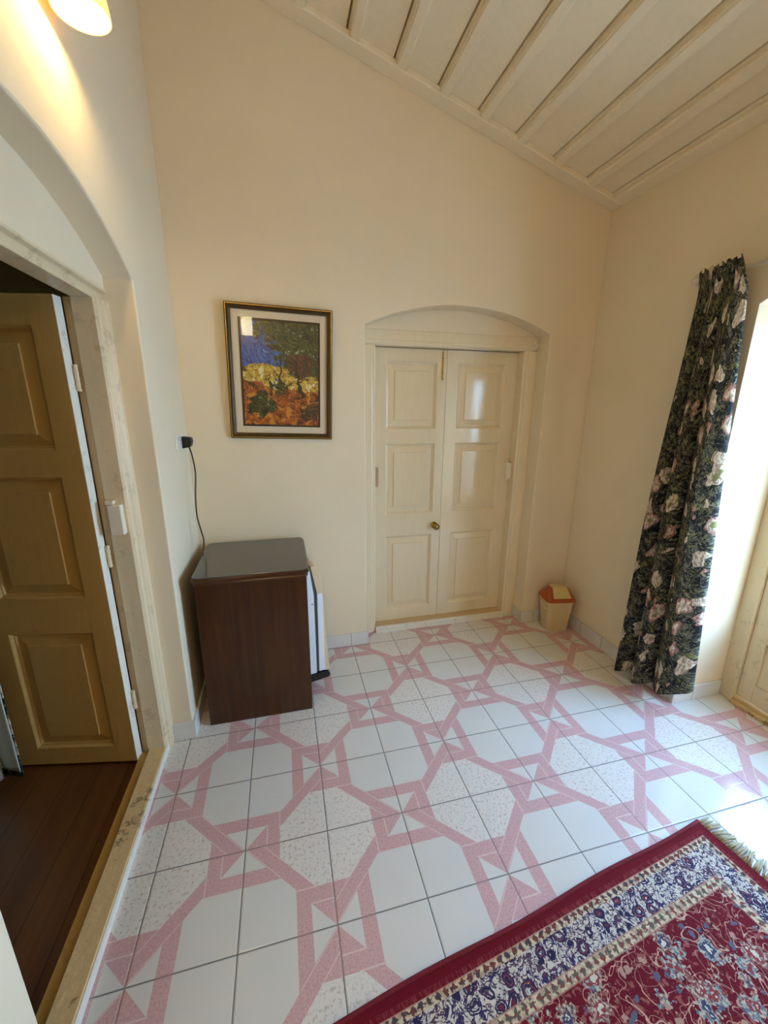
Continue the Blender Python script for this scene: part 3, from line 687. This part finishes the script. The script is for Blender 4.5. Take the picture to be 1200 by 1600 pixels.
# ------------------------------------------------------------------ waste bin
bn = thing('waste_bin', 'small cream swing-top bin with orange lid in the corner', 'bin', (1.802, 0.800, 0), math.radians(-10))
def rloop(bm, hx, hy, z, r, cx=0, cy=0): return [bm.verts.new((x, y, z)) for x, y in rrect(cx - hx, cx + hx, cy - hy, cy + hy, r, 6)]
def skin(bm, L, cap0=True, cap1=True):
    for a, b in zip(L, L[1:]):
        for i in range(len(a)): bm.faces.new((a[i], a[(i + 1) % len(a)], b[(i + 1) % len(b)], b[i]))
    if cap0: bm.faces.new(L[0][::-1])
    if cap1: bm.faces.new(L[-1])
bm = bmesh.new(); skin(bm, [rloop(bm, 0.073, 0.058, 0.0, 0.022), rloop(bm, 0.078, 0.063, 0.006, 0.025), rloop(bm, 0.098, 0.080, 0.228, 0.03), rloop(bm, 0.106, 0.087, 0.229, 0.034), rloop(bm, 0.107, 0.088, 0.238, 0.034)])
link('bin_body', bm, 'binb', bn)
bm = bmesh.new(); skin(bm, [rloop(bm, 0.108, 0.089, 0.238, 0.034), rloop(bm, 0.108, 0.089, 0.248, 0.034), rloop(bm, 0.098, 0.078, 0.262, 0.034), rloop(bm, 0.072, 0.022, 0.318, 0.018), rloop(bm, 0.066, 0.016, 0.322, 0.015)])
link('bin_lid', bm, 'binl', bn)['label'] = 'orange-brown lid'
bm = bmesh.new()
fv = [(-0.064, -0.080, 0.266), (0.064, -0.080, 0.266), (0.054, -0.018, 0.333), (-0.054, -0.018, 0.333)]
nn = Vector((0, -0.74, 0.67)) * 0.006
a = [bm.verts.new(v) for v in fv]; b = [bm.verts.new(Vector(v) + nn) for v in fv]
bm.faces.new(a[::-1]); bm.faces.new(b)
for i in range(4): bm.faces.new((a[i], a[(i + 1) % 4], b[(i + 1) % 4], b[i]))
box(bm, -0.052, 0.052, -0.018, 0.030, 0.322, 0.334)
link('swing_flap', bm, 'binf', bn, bevel=0.003)['label'] = 'pale cream swing flap'
bm = bmesh.new(); tube(bm, spline([(-0.108, 0.030, 0.236), (-0.116, 0.0, 0.222), (-0.122, -0.050, 0.205), (-0.117, -0.086, 0.196)], 6), 0.0045, 8)
link('carry_handle', bm, 'binb', bn, smooth=True)

# ------------------------------------------------------------------ rug
rg = thing('rug', 'crimson patterned rug with cream border and fringe at lower right', 'rug', (1.425, -0.616, 0.0), math.radians(7.7))
bm = bmesh.new(); NX, NY = 60, 40
for i in range(NX + 1):
    for j in range(NY + 1):
        x, y = -RUG_L * i / NX, -RUG_W * j / NY
        e = min(-x, -y, x + RUG_L, y + RUG_W)
        wob = 0.004 * math.sin(x * 9) if j == 0 else 0
        bm.verts.new((x, y + wob, 0.008 + 0.0015 * math.sin(x * 7 + y * 3) + (0.002 if 0.001 < e < 0.03 else 0)))
bm.verts.ensure_lookup_table()
for i in range(NX):
    for j in range(NY): bm.faces.new([bm.verts[q] for q in (i * (NY + 1) + j, (i + 1) * (NY + 1) + j, (i + 1) * (NY + 1) + j + 1, i * (NY + 1) + j + 1)])
ex = bmesh.ops.extrude_face_region(bm, geom=list(bm.faces))
for v in ex['geom']:
    if isinstance(v, bmesh.types.BMVert): v.co.z = 0.0005
link('pile', bm, 'rug', rg)
bm = bmesh.new()
tube(bm, [(-RUG_L * i / 40, 0.004 * math.sin(-RUG_L * i / 40 * 9), 0.0075) for i in range(41)], 0.007, 8)
link('edge_binding', bm, flat('crimson_binding_wool', srgb(112, 8, 26), 0.9), rg, smooth=True)
bm = bmesh.new()
for i in range(170):
    y = -RUG_W * (i + 0.5) / 170 + random.uniform(-0.003, 0.003); ln = random.uniform(0.062, 0.085); sw = 0.018 * math.sin(y * 23) + random.uniform(-0.012, 0.012)
    tube(bm, [(-0.002, y, 0.007), (ln * 0.35, y + sw * 0.3 , 0.009 + random.uniform(0, 0.006)), (ln * 0.7, y + sw * 0.8, 0.006), (ln, y + sw + random.uniform(-0.006, 0.006), 0.003)], [0.0034, 0.0042, 0.004, 0.0016], 5)
link('fringe', bm, 'fringe', rg, smooth=True)['kind'] = 'stuff'

# ------------------------------------------------------------------ curtains
def curtain_bm(rows, cols, fn, uvw):
    bm = bmesh.new(); uv = bm.loops.layers.uv.new('UVMap'); G = []
    for r in range(rows + 1):
        G.append([bm.verts.new(fn(c / cols, r / rows)) for c in range(cols + 1)])
    for r in range(rows):
        for c in range(cols):
            f = bm.faces.new((G[r][c], G[r + 1][c], G[r + 1][c + 1], G[r][c + 1]))
            for l, (cc, rr) in zip(f.loops, ((c, r), (c, r + 1), (c + 1, r + 1), (c + 1, r))): l[uv].uv = (cc / cols * uvw[0], (1 - rr / rows) * uvw[1])
    return bm
ZROD = 2.168
def main_fold(s, t):
    k = min(1.0, t * 1.8) ** 0.7
    yt, yb = 0.176 + (-0.012 - 0.176) * s, 0.268 + (-0.150 - 0.268) * s
    y = yt + (yb - yt) * t ** 0.85
    E_ = (0.0, 0.27, 0.57, 1.0)
    i = 0 if s < E_[1] else (1 if s < E_[2] else 2)
    q = (s - E_[i]) / (E_[i + 1] - E_[i])
    ridge = max(0.0, math.sin(math.pi * q)) ** 0.55
    minor = 0.5 + 0.5 * math.sin(2 * math.pi * (7 * s + 0.25 * math.sin(3 * t)))
    x = 1.893 + 0.040 * s * s * t - (0.022 + 0.072 * k) * ridge - 0.007 * minor * (1 - 0.5 * k)
    y += (0.012 * k) * math.sin(2 * math.pi * q) * (-1)
    if t < 0.06:
        g = 1 - t / 0.06; x = x * (1 - g) + g * (1.846 + 0.007 * math.sin(s * 62))
    zt = ZROD + 0.026 + 0.008 * math.sin(s * 47) + 0.018 * s
    zb = 0.078 + 0.070 * max(0, s - 0.5) / 0.5 - 0.036 * ridge
    return (x, y, zt + (zb - zt) * t)
cu = thing('curtain', 'dark floral curtain with cream blooms gathered at the right wall opening', 'curtain', (0, 0, 0))
o = link('cloth', curtain_bm(130, 150, main_fold, (0.80, 2.1)), 'curtain', cu, smooth=True)
sm = o.modifiers.new('thick', 'SOLIDIFY'); sm.thickness = 0.003
rd = thing('curtain_rod', 'slim cream curtain rod across the top of the right opening', 'curtain rod', (1.868, -0.65, ZROD))
bm = bmesh.new(); tube(bm, [(0, 0.833, 0), (0, -0.875, 0)], 0.0105, 16); link('pole', bm, 'rod', rd, smooth=True)
for sy in (1, -1):
    bm = bmesh.new(); lathe(bm, [(0.011, -0.006), (0.015, 0.0), (0.023, 0.012), (0.024, 0.022), (0.018, 0.036), (0.0, 0.042)], (0, 0, 0), 'y', 20)
    f = link('finial', bm, 'rod', rd, smooth=True, loc=(0, 0.830 if sy > 0 else -0.872, 0))
    if sy < 0: f.rotation_euler = (math.pi, 0, 0)
    b = bmesh.new(); tube(b, [(0, sy * 0.80, 0), (0.071, sy * 0.80, 0)], 0.007, 10); link('bracket', b, 'rod', rd)
# curtain in the side room, beyond the leaf's free edge
def side_fold(s, t):
    ph = 2 * math.pi * 2.2 * s + 0.6
    return (-1.240 - 0.34 * s + 0.018 * math.sin(ph * 1.5 + 1), 0.215 - 0.10 * s - 0.035 * math.cos(ph) * (0.5 + 0.5 * t), 2.15 + (0.05 + 0.012 * math.cos(ph) - 2.15) * t)
c2 = thing('curtain', 'pale backed floral curtain beside the open door leaf in the side room', 'curtain')
c2.name = 'curtain.001'
o = link('cloth', curtain_bm(60, 60, side_fold, (0.7, 2.1)), 'curtain2', c2, smooth=True); o.modifiers.new('thick', 'SOLIDIFY').thickness = 0.003
def lin_fold(s, t):
    x, y, z = side_fold(0.42 * s, t); return (x + 0.006, y - 0.018, max(z, 0.10) if t < 1 else 0.10)
o = link('lining', curtain_bm(60, 20, lin_fold, (0.3, 2.0)), 'lining', c2, smooth=True); o['label'] = 'pale lining'
o.modifiers.new('thick', 'SOLIDIFY').thickness = 0.002
r2 = thing('curtain_rod', 'curtain rod of the side room, holding the pale backed curtain', 'curtain rod', (-1.5, 0.16, 2.15))
bm = bmesh.new(); tube(bm, [(-0.6, -0.06, 0.0), (0.25, 0.04, 0.0)], 0.0105, 12); link('pole', bm, 'rod', r2)
bm = bmesh.new(); tube(bm, [(-0.6, -0.06, 0.0), (-0.6, -0.06, 0.85)], 0.006, 8); link('hanger', bm, 'rod', r2)
bm = bmesh.new(); tube(bm, [(0.22, 0.036, 0.0), (0.22, 0.036, 0.85)], 0.006, 8); link('hanger', bm, 'rod', r2)

# ------------------------------------------------------------------ small fixings and lamps
hk = tag(link('wall_hook', PR([(0, -0.004), (0.020, -0.004), (0.046, 0.010), (0.048, 0.022), (0.018, 0.014), (0.012, 0.018), (0.012, 0.045), (0, 0.045)], 'y', -0.012, 0.012), 'boxw', bevel=0.002), 'small cream peg at the top right of the double door frame', 'hook')
hk.location = (1.572, 1.035, 1.962); hk.rotation_euler = (0, 0, math.radians(-90))
def lamp(loc, label):
    t = thing('wall_lamp', label, 'lamp', loc)
    b = bmesh.new(); outer = [(0.063, 0.0), (0.0615, 0.012), (0.058, 0.035), (0.051, 0.065), (0.041, 0.09), (0.028, 0.108), (0.020, 0.116)]
    inner = [(r - 0.003, h) for r, h in outer]
    lathe(b, inner[::-1] + outer, (0, 0, 0), 'z', 40)
    link('lamp_shade', b, 'shade', t, smooth=True)
    b = bmesh.new(); lathe(b, [(0.0, 0.03), (0.012, 0.032), (0.020, 0.045), (0.022, 0.062), (0.016, 0.085), (0.012, 0.100), (0.0, 0.102)], (0, 0, 0), 'z', 20)
    link('bulb', b, 'bulb', t, smooth=True)
    b = bmesh.new(); lathe(b, [(0.022, 0.108), (0.022, 0.135), (0.010, 0.142)], (0, 0, 0), 'z', 20); tube(b, spline([(0, 0, 0.138), (0, 0, 0.165), (-0.03, 0, 0.185), (-0.075, 0, 0.175)], 6), 0.007, 10)
    link('arm', b, 'brass', t, smooth=True)
    b = bmesh.new(); lathe(b, [(0.04, 0.0), (0.04, 0.006), (0.02, 0.014), (0.0, 0.016)], (-0.085, 0, 0.175), 'x', 24)
    link('wall_plate', b, 'brass', t, smooth=True)
    d = bpy.data.lights.new('bulb_light', 'POINT'); d.energy = LAMP_POWER; d.color = LAMP_COL; d.shadow_soft_size = 0.02
    l = bpy.data.objects.new('bulb_light', d); COL.objects.link(l); l.parent = t; l.location = (0, 0, 0.022)
lamp((-0.500, -0.114, 2.50), 'lit wall lamp with a cream bell shade above the open doorway')
wl = thing('wall_lamp', 'wall lamp with a lit drum shade further back on the left wall', 'lamp', (-0.50, -3.55, 2.42))
b = bmesh.new(); lathe(b, [(0.075, 0.0), (0.075, 0.24), (0.073, 0.24), (0.073, 0.0), (0.075, 0.0)], (0, 0, 0), 'z', 32)
link('lamp_shade', b, mat_emit('lit_drum_shade', (1.0, 0.86, 0.5, 1), 12.0), wl, smooth=True)
b = bmesh.new(); tube(b, [(-0.085, 0, 0.12), (0.0, 0, 0.12), (0.0, 0, 0.2)], 0.008, 8); link('arm', b, 'brass', wl)
pl = thing('fill_globe', 'added globe fill light hung from the ceiling behind the camera', 'lamp', (0.75, -2.9, 2.42))  # made-up fill light out of view, added to warm and brighten the room
M['opal'] = mat_emit('fill_globe_glow', (1.0, 0.78, 0.50, 1), FILL_GLOBE_STRENGTH)
b = bmesh.new(); lathe(b, [(0.0, -0.11)] + [(0.11 * math.sin(math.pi * k / 16), -0.11 * math.cos(math.pi * k / 16)) for k in range(1, 15)] + [(0.03, 0.105), (0.0, 0.105)], (0, 0, 0), 'z', 32)
link('globe', b, 'opal', pl, smooth=True)
b = bmesh.new(); lathe(b, [(0.035, 0.10), (0.035, 0.135), (0.012, 0.15), (0.006, 0.155), (0.006, 0.64), (0.05, 0.65), (0.05, 0.70)], (0, 0, 0), 'z', 20); link('stem', b, 'brass', pl)
